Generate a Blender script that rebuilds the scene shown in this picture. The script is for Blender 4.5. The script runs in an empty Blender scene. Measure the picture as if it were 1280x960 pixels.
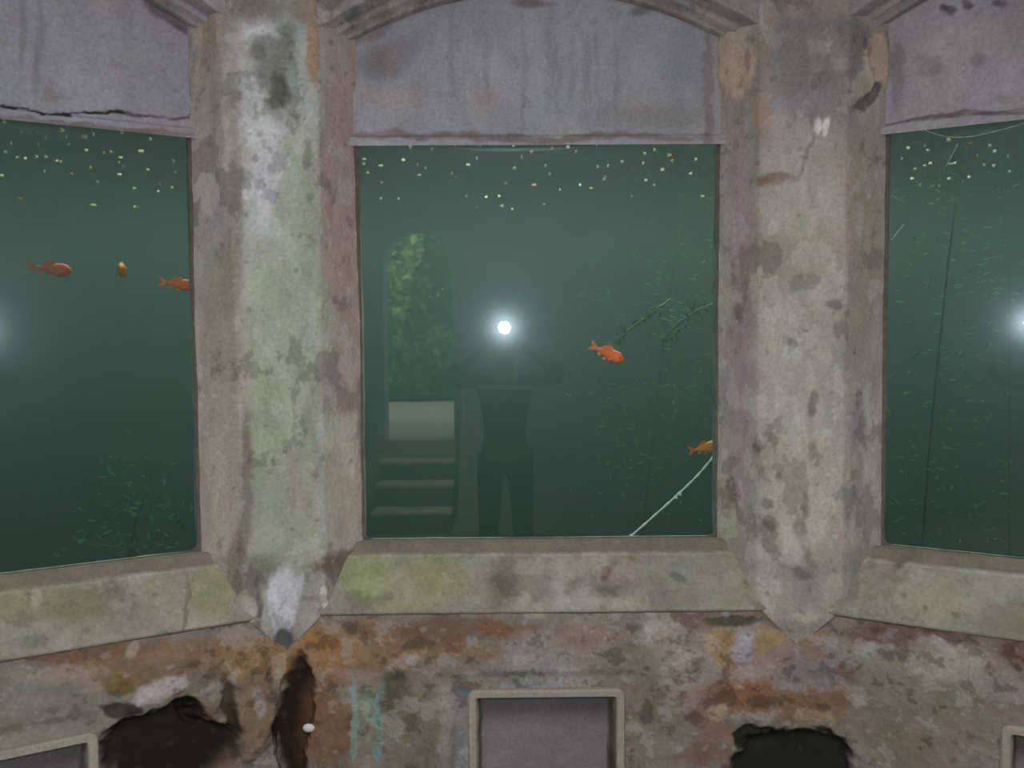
import bpy, bmesh, math, random
import numpy as np
from mathutils import Vector, Matrix, Euler
R = math.radians
scene = bpy.context.scene
C = scene.collection
random.seed(4)

# ------------------------------------------------------------------ camera
EYE = 1.72
CAM = (-0.108, 0.174, EYE)
F = 1140.0
cam_d = bpy.data.cameras.new('camera'); cam = bpy.data.objects.new('camera', cam_d); C.objects.link(cam)
cam_d.sensor_width = 36; cam_d.lens = 36 * F / 1280; cam_d.clip_start = 0.005
CM = Matrix.Rotation(R(-0.45), 3, 'Z') @ Matrix.Rotation(R(87.0), 3, 'X') @ Matrix.Rotation(R(-0.4), 3, 'Z')
cam.location = CAM; cam.rotation_euler = CM.to_euler()
scene.camera = cam
CMn = np.array(CM)

# ------------------------------------------------------------------ sky, sun, flash lamp, exposure
scene.view_settings.view_transform = 'Standard'; scene.view_settings.look = 'None'
scene.view_settings.gamma = 1; scene.view_settings.exposure = -0.1
w = bpy.data.worlds.new('overcast'); scene.world = w; w.use_nodes = True
bg = w.node_tree.nodes['Background']; bg.inputs[0].default_value = (0.80, 0.90, 1.0, 1); bg.inputs[1].default_value = 5.0
def lamp(name, kind, loc, rot, energy, color, **k):
    d = bpy.data.lights.new(name, kind); d.energy = energy; d.color = color
    for a, v in k.items(): setattr(d, a, v)
    o = bpy.data.objects.new(name, d); C.objects.link(o); o.location = loc; o.rotation_euler = rot
    return o
SUN = lamp('sun', 'SUN', (0, 0, 10), (R(-28), R(17), 0), 4.0, (1, .96, .88), angle=R(15))
FLASH = lamp('flash_light', 'AREA', (CAM[0], CAM[1] - .006, EYE + .055), (R(90), 0, 0), 22, (.92, .96, 1.0), shape='DISK', size=.07)
# added lamp that fills the room from an invented roof opening
ROOF_FILL = lamp('added_roof_fill', 'AREA', (0, -.5, 3.22), (0, 0, 0), 90, (1.0, .97, .95), shape='DISK', size=2.2)

# ------------------------------------------------------------------ helpers
def s2l(c):
    c = np.asarray(c, dtype=float) / 255.
    return np.where(c <= .04045, c / 12.92, ((c + .055) / 1.055) ** 2.4)
def project(P):
    q = (P - np.array(CAM)) @ CMn
    z = np.where(q[:, 2] > -0.05, -0.05, q[:, 2])
    return 640 + F * q[:, 0] / -z, 480 - F * q[:, 1] / -z
def ray(px, py):
    return CM @ Vector(((px - 640) / F, (480 - py) / F, -1))
def at_z(px, py, z):
    d = ray(px, py); return Vector(CAM) + d * ((z - EYE) / d.z)
def at_plane(px, py, phi, ap):          # point on the vertical plane at azimuth phi, apothem ap
    e = Vector((math.sin(phi), math.cos(phi), 0)); d = ray(px, py)
    return Vector(CAM) + d * ((ap - e.dot(Vector(CAM))) / e.dot(d))
def vnoise(P, seed=0):
    i = np.floor(P).astype(np.int64); f = P - i; f = f * f * (3 - 2 * f)
    def h(dx, dy, dz):
        n = (i[:, 0] + dx) * 374761393 + (i[:, 1] + dy) * 668265263 + (i[:, 2] + dz) * 2147483647 + seed * 974634777
        n = (n ^ (n >> 13)) * 1274126177 & 0x7fffffff
        n = (n ^ (n >> 16)) & 0xffff
        return n / 65535.
    x, y, z = f[:, 0], f[:, 1], f[:, 2]
    a = h(0,0,0)*(1-x)+h(1,0,0)*x; b = h(0,1,0)*(1-x)+h(1,1,0)*x
    c = h(0,0,1)*(1-x)+h(1,0,1)*x; d = h(0,1,1)*(1-x)+h(1,1,1)*x
    return (a*(1-y)+b*y)*(1-z) + (c*(1-y)+d*y)*z
def fbm(P, freq, octv=4, seed=0, stretch=(1, 1, 1), gain=.5):
    Q = P * np.array(stretch) * freq + 57.3
    s = 0; a = 1; t = 0
    for k in range(octv):
        s = s + a * vnoise(Q + k * 17.1, seed + k); t += a; a *= gain; Q = Q * 2.03
    return s / t * 2 - 1                      # about -1..1
def sm(x, a, b):
    t = np.clip((x - a) / (b - a), 0, 1); return t * t * (3 - 2 * t)
def link(name, me, parent=None):
    o = bpy.data.objects.new(name, me); C.objects.link(o)
    if parent: o.parent = parent
    return o
def tag(o, label=None, cat=None, group=None, kind=None):
    for k, v in (('label', label), ('category', cat), ('group', group), ('kind', kind)):
        if v: o[k] = v
    return o
def empty(name, loc=(0, 0, 0), rz=0, parent=None):
    o = link(name, None, parent); o.location = loc; o.rotation_euler = (0, 0, rz); o.empty_display_size = .05; return o
def grid_mesh(name, P, nu, nv, mat, col=None, smooth=True, flip=False):
    """P: (nu*nv,3), index = i*nv+j"""
    me = bpy.data.meshes.new(name)
    a = np.arange(nu * nv).reshape(nu, nv)
    q = np.stack([a[:-1, :-1], a[1:, :-1], a[1:, 1:], a[:-1, 1:]], -1).reshape(-1, 4)
    if flip: q = q[:, ::-1]
    me.vertices.add(len(P)); me.vertices.foreach_set('co', P.astype(np.float32).ravel())
    me.loops.add(q.size); me.loops.foreach_set('vertex_index', q.astype(np.int32).ravel())
    me.polygons.add(len(q)); me.polygons.foreach_set('loop_start', np.arange(0, q.size, 4, dtype=np.int32))
    me.polygons.foreach_set('loop_total', np.full(len(q), 4, dtype=np.int32))
    me.update(calc_edges=True); me.validate()
    me.polygons.foreach_set('use_smooth', np.full(len(q), smooth))
    if col is not None:
        at = me.color_attributes.new('Col', 'FLOAT_COLOR', 'POINT')
        at.data.foreach_set('color', np.hstack([col, np.ones((len(col), 1))]).astype(np.float32).ravel())
    me.materials.append(mat)
    return me
def bm_obj(name, bm, mat, parent=None, smooth=False):
    me = bpy.data.meshes.new(name); bmesh.ops.recalc_face_normals(bm, faces=bm.faces[:]); bm.to_mesh(me); bm.free()
    if mat: me.materials.append(mat)
    if smooth: me.polygons.foreach_set('use_smooth', [True] * len(me.polygons))
    return link(name, me, parent)
def add_box(bm, c, s, rot=None, bev=0):
    r = bmesh.ops.create_cube(bm, size=1); vs = r['verts']
    M = Matrix.Translation(c) @ (rot.to_4x4() if rot else Matrix.Identity(4)) @ Matrix.Diagonal((*s, 1))
    bmesh.ops.transform(bm, matrix=M, verts=vs)
    if bev:
        es = list({e for v in vs for e in v.link_edges})
        bmesh.ops.bevel(bm, geom=es, offset=bev, segments=2, affect='EDGES')
def add_tube(bm, pts, rad, seg=8):
    pts = [Vector(p) for p in pts]; n = len(pts); rings = []
    rr = rad if isinstance(rad, (list, tuple)) else [rad] * n
    for i, p in enumerate(pts):
        d = (pts[min(i + 1, n - 1)] - pts[max(i - 1, 0)]).normalized()
        a = d.orthogonal().normalized() if i == 0 else (a0 - d * a0.dot(d)).normalized()
        a0 = a; b = d.cross(a)
        rings.append([bm.verts.new(p + (a * math.cos(2*math.pi*k/seg) + b * math.sin(2*math.pi*k/seg)) * rr[i]) for k in range(seg)])
    for i in range(n - 1):
        for k in range(seg):
            bm.faces.new((rings[i][k], rings[i][(k+1) % seg], rings[i+1][(k+1) % seg], rings[i+1][k]))
    bm.faces.new(rings[0]); bm.faces.new(rings[-1])

# ------------------------------------------------------------------ materials
def newmat(name):
    m = bpy.data.materials.new(name); m.use_nodes = True; return m, m.node_tree, m.node_tree.nodes['Principled BSDF']
def plaster(name, bump=.5, rough=.92):
    m, nt, b = newmat(name); N = nt.nodes; L = nt.links
    at = N.new('ShaderNodeAttribute'); at.attribute_name = 'Col'
    tc = N.new('ShaderNodeTexCoord')
    n1 = N.new('ShaderNodeTexNoise'); n1.inputs['Scale'].default_value = 95; n1.inputs['Detail'].default_value = 5
    n2 = N.new('ShaderNodeTexNoise'); n2.inputs['Scale'].default_value = 26; n2.inputs['Detail'].default_value = 6; n2.inputs['Roughness'].default_value = .65
    for n in (n1, n2): L.new(tc.outputs['Object'], n.inputs['Vector'])
    mr = N.new('ShaderNodeMapRange'); mr.inputs['From Min'].default_value = .25; mr.inputs['From Max'].default_value = .75
    mr.inputs['To Min'].default_value = .84; mr.inputs['To Max'].default_value = 1.16
    L.new(n1.outputs['Fac'], mr.inputs['Value'])
    mu = N.new('ShaderNodeVectorMath'); mu.operation = 'SCALE'
    L.new(at.outputs['Color'], mu.inputs[0]); L.new(mr.outputs[0], mu.inputs['Scale'])
    L.new(mu.outputs[0], b.inputs['Base Color'])
    ad = N.new('ShaderNodeMath'); ad.operation = 'MULTIPLY_ADD'; ad.inputs[1].default_value = .4
    L.new(n1.outputs['Fac'], ad.inputs[0]); L.new(n2.outputs['Fac'], ad.inputs[2])
    bp = N.new('ShaderNodeBump'); bp.inputs['Strength'].default_value = bump; bp.inputs['Distance'].default_value = .006
    L.new(ad.outputs[0], bp.inputs['Height']); L.new(bp.outputs[0], b.inputs['Normal'])
    b.inputs['Roughness'].default_value = rough; b.inputs['Specular IOR Level'].default_value = .2
    return m
def simple(name, col, rough=.8, var=.25, scale=12, bump=0, spec=.3, metal=0):
    m, nt, b = newmat(name); N = nt.nodes; L = nt.links
    tc = N.new('ShaderNodeTexCoord'); n = N.new('ShaderNodeTexNoise'); n.inputs['Scale'].default_value = scale; n.inputs['Detail'].default_value = 5
    L.new(tc.outputs['Object'], n.inputs['Vector'])
    cr = N.new('ShaderNodeValToRGB'); c = s2l(col)
    cr.color_ramp.elements[0].position = .3; cr.color_ramp.elements[1].position = .7
    cr.color_ramp.elements[0].color = (*np.clip(c * (1 - var), 0, 1), 1); cr.color_ramp.elements[1].color = (*np.clip(c * (1 + var), 0, 1), 1)
    L.new(n.outputs['Fac'], cr.inputs[0]); L.new(cr.outputs[0], b.inputs['Base Color'])
    b.inputs['Roughness'].default_value = rough; b.inputs['Specular IOR Level'].default_value = spec; b.inputs['Metallic'].default_value = metal
    if bump:
        bp = N.new('ShaderNodeBump'); bp.inputs['Strength'].default_value = bump; bp.inputs['Distance'].default_value = .01
        L.new(n.outputs['Fac'], bp.inputs['Height']); L.new(bp.outputs[0], b.inputs['Normal'])
    return m
M_PL = plaster('weathered_plaster', .55)
M_LU = plaster('rendered_cement', .3)

def glass_mat():
    m = bpy.data.materials.new('dirty_pane_glass'); m.use_nodes = True; nt = m.node_tree; N = nt.nodes; L = nt.links
    N.remove(N['Principled BSDF']); out = N['Material Output']
    tr = N.new('ShaderNodeBsdfTransparent'); tr.inputs[0].default_value = (.95, .98, .97, 1)
    g1 = N.new('ShaderNodeBsdfGlossy'); g1.inputs['Roughness'].default_value = .0
    g2 = N.new('ShaderNodeBsdfGlossy'); g2.inputs['Roughness'].default_value = .13; g2.inputs[0].default_value = (.75, .88, 1, 1)
    g3 = N.new('ShaderNodeBsdfGlossy'); g3.inputs['Roughness'].default_value = .30; g3.inputs[0].default_value = (.7, .9, 1, 1)
    mg = N.new('ShaderNodeMixShader'); mg.inputs[0].default_value = .12
    L.new(g1.outputs[0], mg.inputs[1])
    mh = N.new('ShaderNodeMixShader'); mh.inputs[0].default_value = .5; L.new(g2.outputs[0], mh.inputs[1]); L.new(g3.outputs[0], mh.inputs[2])
    L.new(mh.outputs[0], mg.inputs[2])
    fr = N.new('ShaderNodeFresnel'); fr.inputs[0].default_value = 1.5
    mx = N.new('ShaderNodeMixShader'); L.new(fr.outputs[0], mx.inputs[0]); L.new(tr.outputs[0], mx.inputs[1]); L.new(mg.outputs[0], mx.inputs[2])
    L.new(mx.outputs[0], out.inputs['Surface'])
    return m
M_GLASS = glass_mat()
def surf_mat():
    m = bpy.data.materials.new('water_surface'); m.use_nodes = True; nt = m.node_tree; N = nt.nodes; L = nt.links
    N.remove(N['Principled BSDF']); out = N['Material Output']
    tr = N.new('ShaderNodeBsdfTransparent'); g = N.new('ShaderNodeBsdfGlossy'); g.inputs['Roughness'].default_value = .05
    n = N.new('ShaderNodeTexNoise'); n.inputs['Scale'].default_value = 6; bp = N.new('ShaderNodeBump'); bp.inputs['Distance'].default_value = .01; bp.inputs['Strength'].default_value = .4
    L.new(n.outputs['Fac'], bp.inputs['Height']); L.new(bp.outputs[0], g.inputs['Normal'])
    fr = N.new('ShaderNodeFresnel'); fr.inputs[0].default_value = 1.33
    mx = N.new('ShaderNodeMixShader'); L.new(fr.outputs[0], mx.inputs[0]); L.new(tr.outputs[0], mx.inputs[1]); L.new(g.outputs[0], mx.inputs[2])
    L.new(mx.outputs[0], out.inputs['Surface']); return m
M_SURF = surf_mat()
def water_vol():
    m = bpy.data.materials.new('murky_green_water'); m.use_nodes = True; nt = m.node_tree; N = nt.nodes; L = nt.links
    N.remove(N['Principled BSDF']); out = N['Material Output']
    s = N.new('ShaderNodeVolumeScatter'); s.inputs['Color'].default_value = (.58, .62, .58, 1); s.inputs['Density'].default_value = .135; s.inputs['Anisotropy'].default_value = .2
    a = N.new('ShaderNodeVolumeAbsorption'); a.inputs['Color'].default_value = (.30, .56, .46, 1); a.inputs['Density'].default_value = .95
    ad = N.new('ShaderNodeAddShader'); L.new(s.outputs[0], ad.inputs[0]); L.new(a.outputs[0], ad.inputs[1])
    L.new(ad.outputs[0], out.inputs['Volume']); return m
M_VOL = water_vol()

# ------------------------------------------------------------------ plan of the rotunda
AG = 3.034; AW = 2.89; FR = 2.96; FH = .12; T15 = math.tan(R(15)); HW = .556
ZT, ZB = EYE + .598, EYE - .640       # pane top and bottom
ZS = EYE + .612                        # water surface
CEIL = EYE + 1.50
def bayP(phi, u, y, z):
    """bay frame (u to the right, y = distance out, z) to world"""
    s, c = math.sin(phi), math.cos(phi)
    return np.stack([s * y + c * u, c * y - s * u, z + 0 * u], -1)
def pilP(phi, t, r, z): return bayP(phi, t, r, z)

# ------------------------------------------------------------------ wear, painted shade and highlights: colour and relief
KAL = 1.75          # photo tone -> albedo
PAINT = []
def B(zone, x, y, rx, ry, col, a=.8, soft=.6, wob=.5, fr=9, rot=0, disp=0):
    PAINT.append((zone, x, y, rx, ry, col, a, soft, wob, fr, rot, disp))
def mask(px, py, P, b, seed):
    _, x, y, rx, ry, col, a, soft, wob, fr, rot, disp = b
    dx, dy = px - x, py - y; c, s = math.cos(R(rot)), math.sin(R(rot))
    d = np.sqrt(((dx * c + dy * s) / rx) ** 2 + ((-dx * s + dy * c) / ry) ** 2)
    m = np.zeros(len(px)); k = d < 2.2
    if k.any():
        dd = d[k] + wob * fbm(P[k], fr, 4, seed)
        m[k] = 1 - sm(dd, 1 - soft * .5, 1 + soft * .5)
    return m
TONE = {'W': .86, 'S': .95, 'P': 1.0, 'A': .98, 'L': .97}  # lower wall albedo toned down to stand in for light falloff
def wear_and_shade(P, N, zone, base, var=.16, fr=5, stretch=(1, 1, 1), relief=.003, seed=1, spots=.25, tint2=None):
    """displace P along N and return positions and colours"""
    px, py = project(P)
    px = px + 9 * fbm(P, 7, 3, 201) + 5 * fbm(P, 26, 3, 203); py = py + 9 * fbm(P, 7, 3, 202) + 5 * fbm(P, 26, 3, 204)
    patch = np.clip(.82 + .5 * fbm(P, 16, 4, 205), .35, 1)
    col = np.tile(np.array(base, float), (len(P), 1))
    n1 = fbm(P, fr, 5, seed, stretch); n2 = fbm(P, fr * 5, 4, seed + 9, stretch)
    n3 = fbm(P, fr * .6, 3, seed + 5)
    if tint2 is not None:
        k = sm(n3, -.15, .35)[:, None]; col = col * (1 - k) + np.array(tint2, float) * k
    col *= (1 + var * n1 + var * .7 * n2)[:, None]
    hue = fbm(P, fr * 1.7, 4, seed + 31)
    col[:, 0] *= 1 + .06 * hue; col[:, 2] *= 1 - .07 * hue
    disp = relief * fbm(P, 3.5, 5, seed + 3, (1, 1, .6)) + relief * .4 * n2
    for i, b in enumerate(PAINT):
        if zone not in b[0]: continue
        m = mask(px, py, P, b, 100 + i)
        if b[5] is not None:
            cc = np.array(b[5], float)[None] * (1 + .10 * n2 + .05 * n1)[:, None]
            mm = (m * b[6] * (patch if b[6] < .93 else 1))[:, None]; col = col * (1 - mm) + cc * mm
        disp += m * b[11]
    fk = {'W': (.6, 21), 'P': (.42, 17), 'S': (.3, 15), 'A': (.45, 15), 'L': (.0, 15)}[zone]
    q1 = fbm(P, fk[1], 5, seed + 61, (1, 1, stretch[2] ** .5), .62); q2 = fbm(P, 4, 3, seed + 63)
    lum = np.clip((col.mean(1) - 55) / 30, 0, 1)
    tone = lambda v, lo, hi: (sm(v, lo, hi) * lum)[:, None] * fk[0]
    k = tone(q1 + .45 * q2, .22, .30); col = col * (1 - k) + (col * .5 + 82) * k
    k = tone(-q1 + .45 * q2, .25, .34); col = col * (1 - k) + col * .66 * k
    disp = disp + .0018 * fk[0] * sm(q1 + .45 * q2, .22, .30)
    sp = fbm(P, 38, 3, seed + 21); sp2 = fbm(P, 5, 3, seed + 23)
    k = (sm(sp + .35 * sp2, .42, .62) * spots)[:, None]; col = col * (1 - k) + np.array((70, 62, 54.)) * k
    k = (sm(-sp + .35 * sp2, .45, .65) * spots * .8 * lum)[:, None]; col = col * (1 - k) + np.array((165, 160, 152.)) * k
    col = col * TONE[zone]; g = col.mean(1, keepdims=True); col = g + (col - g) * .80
    P = P + N * disp[:, None]
    return P, np.clip(s2l(np.clip(col, 8, 245)) * KAL, 0.004, .85)

exec_paint = True
# --- left pillar
B('P', 352, 250, 48, 330, (140, 148, 138), .85, .6, .3)
B('P', 372, 430, 34, 260, (118, 130, 98), .6, .8, .9, 8)
B('P', 335, 560, 20, 160, (112, 126, 92), .6, .8, .8, 10)
B('P', 325, 430, 14, 200, (122, 134, 104), .6, .8, .8, 10)
B('P', 318, 130, 26, 120, (168, 168, 170), .7, .8, 1.0, 14, -6)
B('P', 335, 215, 18, 80, (160, 155, 165), .7, .8, 1.0, 14, 8)
B('P', 330, 45, 26, 26, (175, 175, 178), .8, .7, .8, 14)
B('P', 340, 80, 22, 60, (88, 90, 78), .75, .7, 1.2, 16)
B('P', 345, 110, 12, 26, (72, 76, 62), .8, .7, .8, 18)
B('P', 322, 65, 10, 14, (95, 85, 90), .8, .7, .8, 18)
B('P', 318, 5, 30, 26, (98, 88, 78), .8, .7, .6)
B('P', 375, 130, 16, 60, (150, 150, 145), .6, .8, 1.0, 14)
B('P', 392, 55, 9, 45, (140, 100, 76), .8, .7, .6, 14, 0)
B('P', 385, 5, 30, 30, (120, 98, 86), .7, .8, .8)
B('P', 260, 60, 17, 80, (156, 134, 118), .75, .7, .4)
B('P', 258, 80, 5, 7, (130, 95, 70), .8, .6, .4)
B('P', 272, 230, 26, 160, (134, 124, 118), .7, .8, .5)
B('P', 292, 250, 9, 200, (104, 100, 88), .6, .8, .6)
B('P', 278, 420, 26, 110, (110, 108, 92), .7, .8, .6)
B('P', 280, 600, 26, 110, (138, 126, 112), .75, .8, .5)
B('P', 308, 620, 7, 100, (78, 70, 60), .6, .9, .6)
B('P', 300, 690, 12, 30, (96, 74, 62), .7, .8, .6)
B('P', 428, 60, 26, 70, (140, 128, 120), .7, .8, .6)
B('P', 430, 230, 28, 150, (140, 116, 110), .85, .7, .3, disp=-.004)
B('P', 436, 420, 24, 110, (128, 106, 98), .8, .8, .3)
B('P', 430, 600, 26, 100, (138, 126, 106), .85, .8, .4)
B('P', 404, 610, 7, 100, (118, 122, 118), .7, .8, .4)
B('P', 388, 420, 10, 200, (110, 112, 102), .5, .9, .6)
B('P', 350, 640, 26, 60, (120, 122, 110), .7, .8, .6)
B('P', 372, 600, 14, 40, (128, 108, 100), .5, .8, .9)
B('P', 300, 730, 34, 30, (104, 98, 86), .8, .8, .5)
B('P', 425, 706, 34, 14, (72, 52, 44), .8, .8, .9, 16, -15)
B('P', 415, 735, 20, 30, (96, 88, 80), .8, .8, .8, 14)
B('P', 330, 720, 50, 24, (92, 92, 82), .7, .9, .8, 12)
B('P', 360, 748, 46, 45, (100, 100, 90), .7, .9, .6)
B('P', 352, 755, 19, 42, (150, 146, 150), .95, .4, .25, 12, 4, .003)
B('P', 353, 798, 15, 14, (84, 84, 86), .95, .5, .3)
B('P', 322, 760, 5, 30, (60, 48, 44), .8, .8, .8, 20)
B('P', 375, 735, 8, 16, (142, 140, 145), .8, .6, .6)
B('P', 404, 748, 4, 12, (165, 160, 140), .9, .5, .4)
# --- right pillar
B('P', 1003, 420, 50, 330, (134, 128, 118), .8, .7, .4)
B('P', 925, 420, 14, 260, (124, 104, 104), .75, .8, .4)
B('P', 900, 400, 7, 340, (126, 120, 108), .7, .8, .4)
B('P', 918, 82, 22, 48, (166, 140, 116), .9, .35, .22, 14, 0, .006)
B('P', 925, 30, 22, 26, (150, 140, 136), .7, .8, .5)
B('P', 955, 145, 14, 26, (140, 108, 82), .7, .8, .8)
B('P', 1025, 80, 66, 70, (106, 100, 98), .95, .4, .25, 8, 8, .006)
B('P', 1030, 10, 60, 20, (128, 112, 106), .7, .8, .8)
B('P', 1000, 130, 40, 16, (118, 112, 122), .7, .8, .5)
B('P', 1097, 80, 16, 42, (156, 130, 112), .95, .4, .4, 14, 8, .008)
B('P', 1076, 108, 12, 18, (138, 132, 116), .9, .4, .4, 14, 35, .008)
B('P', 1086, 122, 24, 7, (70, 68, 66), .95, .4, .2, 14, -48, -.004)  # diagonal shadow below the orange block, painted dark
B('P', 1026, 161, 5, 9, (178, 174, 164), .9, .5, .7, 30); B('P', 1037, 160, 4, 8, (174, 168, 160), .9, .5, .7, 30)
B('P', 1017, 160, 3, 12, (88, 84, 80), .6, .7, .4)
B('P', 985, 185, 34, 40, (140, 128, 130), .7, .7, .5, disp=.004)
B('P', 968, 227, 26, 7, (96, 72, 62), .8, .7, .8, 18)
B('P', 1010, 195, 3, 30, (90, 78, 70), .6, .8, .4, 14, 25)
B('P', 1000, 260, 40, 40, (138, 134, 126), .7, .8, .7)
B('P', 1015, 310, 34, 32, (122, 118, 92), .6, .8, .8)
B('P', 965, 330, 30, 40, (108, 100, 88), .5, .9, 1.0, 14)
B('P', 1082, 300, 20, 160, (118, 108, 96), .7, .8, .5)
B('P', 1085, 560, 22, 130, (128, 118, 110), .7, .8, .5)
B('P', 1072, 560, 9, 60, (96, 88, 86), .6, .9, .9, 14)
B('P', 1000, 620, 44, 70, (142, 132, 116), .75, .8, .5)
B('P', 905, 600, 12, 90, (126, 116, 104), .6, .8, .6)
B('P', 912, 690, 12, 70, (116, 114, 86), .8, .8, .5)
for (x, y, rx, ry) in ((912,580,8,12),(918,610,5,16),(1014,500,4,18),(1012,565,4,12),(1010,632,4,14),(1004,660,6,14),(966,655,9,8),(963,632,6,6),(920,388,6,10),(1010,690,6,20),(940,560,4,6),(975,595,4,5),(1065,590,6,10),(1075,500,5,10),(990,430,5,7),(1040,380,8,5)):
    B('P', x, y, rx * 1.1, ry, (84, 72, 66), .65, .9, .9, 26)
B('P', 985, 712, 80, 12, (88, 74, 70), .6, .9, .9, 18)
B('P', 1010, 735, 22, 26, (104, 92, 98), .7, .9, .8, 18)
B('P', 1080, 715, 26, 26, (92, 92, 84), .7, .9, .7, 12)
B('P', 960, 740, 40, 40, (122, 118, 106), .8, .8, .6)
B('P', 1040, 740, 30, 50, (126, 118, 108), .7, .8, .6)
B('P', 1008, 774, 20, 6, (150, 140, 122), .8, .6, .5, 20)
# --- lunettes
B('L', 485, 70, 34, 26, (92, 86, 84), .75, .9, .6)
B('L', 470, 30, 60, 14, (70, 62, 60), .6, .9, .8, 12, -25)
B('L', 700, 70, 60, 46, (134, 132, 138), .5, 1, .7)
B('L', 640, 40, 200, 60, (132, 130, 136), .6, 1, .7)
B('L', 800, 148, 80, 16, (112, 106, 98), .5, 1, .7)
B('L', 540, 158, 80, 12, (122, 122, 134), .6, 1, .7)
for x in (655, 686, 694, 712, 729, 735, 746, 770, 566, 610):
    B('L', x, 70 + (x * 7) % 40, 3.5, 42 + (x * 5) % 20, (104, 104, 102), .4, 1, .6, 16)
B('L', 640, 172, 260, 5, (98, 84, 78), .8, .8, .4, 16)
B('L', 885, 120, 6, 90, (96, 88, 86), .7, .9, .4)
B('L', 665, 5, 26, 7, (80, 72, 74), .7, .8, .6, 16)
B('L', 800, 15, 12, 6, (82, 74, 74), .7, .8, .6, 16)
B('L', 100, 70, 150, 60, (126, 124, 132), .5, 1, .7)
B('L', 26, 40, 4, 50, (98, 94, 94), .5, 1, .5); B('L', 46, 50, 4, 60, (98, 94, 94), .5, 1, .5)
B('L', 62, 118, 8, 8, (112, 102, 86), .6, .9, .5)
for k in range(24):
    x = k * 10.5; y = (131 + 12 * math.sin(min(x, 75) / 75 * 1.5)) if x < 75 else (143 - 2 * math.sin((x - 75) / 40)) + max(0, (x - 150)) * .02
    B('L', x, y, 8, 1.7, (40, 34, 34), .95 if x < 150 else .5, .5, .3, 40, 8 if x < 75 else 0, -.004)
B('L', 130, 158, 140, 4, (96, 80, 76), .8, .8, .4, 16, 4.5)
B('L', 240, 100, 5, 40, (44, 36, 38), .9, .7, .7, 26)
B('L', 210, 22, 34, 7, (66, 56, 60), .8, .9, .8, 20, 36)
B('L', 1200, 70, 90, 60, (134, 128, 132), .6, 1, .7)
B('L', 1158, 88, 15, 13, (96, 90, 94), .6, .9, .9, 26); B('L', 1224, 73, 10, 9, (100, 92, 96), .6, .9, .9, 26)
B('L', 1122, 100, 8, 42, (92, 86, 86), .7, .9, .7)
B('L', 1243, 124, 18, 6, (110, 104, 104), .6, .9, .9, 26)
for x, y in ((1180, 8), (1190, 12), (1210, 4), (1248, 4)): B('L', x, y, 8, 5, (70, 56, 60), .8, .8, .7, 30)
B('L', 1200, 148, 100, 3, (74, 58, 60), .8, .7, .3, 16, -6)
# --- arches and wall above
B('A', 470, 20, 60, 14, (112, 100, 90), .7, .8, .6, 10, -30)
B('A', 820, 12, 90, 12, (112, 96, 94), .7, .8, .6, 10, 25)
B('A', 600, 2, 60, 8, (80, 70, 70), .7, .8, .9, 20)
B('A', 200, 20, 60, 20, (90, 78, 76), .8, .8, .6, 14, 40)
# --- sills
B('S', 505, 728, 80, 38, (114, 116, 84), .85, .8, .6)
B('S', 450, 715, 26, 30, (112, 122, 72), .85, .8, .6)
B('S', 545, 715, 40, 24, (112, 112, 74), .7, .8, .6)
B('S', 630, 728, 18, 40, (92, 84, 66), .8, .8, .6, 12)
B('S', 690, 730, 40, 36, (128, 116, 108), .8, .9, .6)
B('S', 770, 720, 22, 12, (132, 112, 104), .8, .7, .8, 20)
B('S', 755, 718, 7, 9, (96, 66, 52), .8, .7, .6, 24)
B('S', 765, 740, 26, 8, (84, 76, 66), .7, .8, .8, 16)
B('S', 830, 745, 50, 26, (104, 98, 88), .8, .8, .6)
B('S', 790, 698, 18, 5, (108, 106, 72), .8, .8, .6)
B('S', 855, 708, 28, 12, (98, 102, 92), .7, .8, .7, 18); B('S', 845, 718, 12, 4, (62, 64, 60), .7, .8, .7, 20, 30)
B('S', 925, 735, 30, 40, (114, 114, 86), .8, .8, .6)
B('S', 940, 768, 50, 8, (138, 134, 124), .7, .8, .5)
B('S', 262, 740, 30, 34, (112, 116, 76), .9, .7, .5)
B('S', 255, 775, 26, 10, (134, 124, 108), .8, .8, .6)
B('S', 232, 755, 3, 34, (78, 68, 52), .8, .7, .5, 16, 6)
B('S', 110, 755, 75, 26, (94, 84, 66), .8, .9, .6, 9, -6); B('S', 90, 745, 40, 30, (104, 104, 74), .6, .9, .7)
B('S', 10, 750, 34, 28, (108, 112, 78), .8, .9, .6)
B('S', 200, 740, 30, 26, (122, 114, 92), .7, .9, .6)
B('S', 44, 748, 8, 12, (142, 134, 112), .8, .8, .7, 20)
B('S', 1170, 745, 60, 26, (124, 120, 94), .7, .9, .6); B('S', 1240, 740, 40, 26, (128, 122, 110), .7, .9, .6)
B('S', 1120, 722, 16, 10, (92, 80, 60), .7, .9, .6); B('S', 1120, 705, 9, 9, (40, 34, 32), .8, .8, .5, 20)
B('S', 1280, 775, 30, 26, (100, 104, 76), .6, .9, .6)
B('S', 640, 682, 300, 9, (112, 104, 92), .7, .8, .4)
for x, y in ((1158, 758), (1130, 745), (1195, 765)): B('S', x, y, 4, 4, (80, 72, 60), .7, .8, .6, 30)
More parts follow.
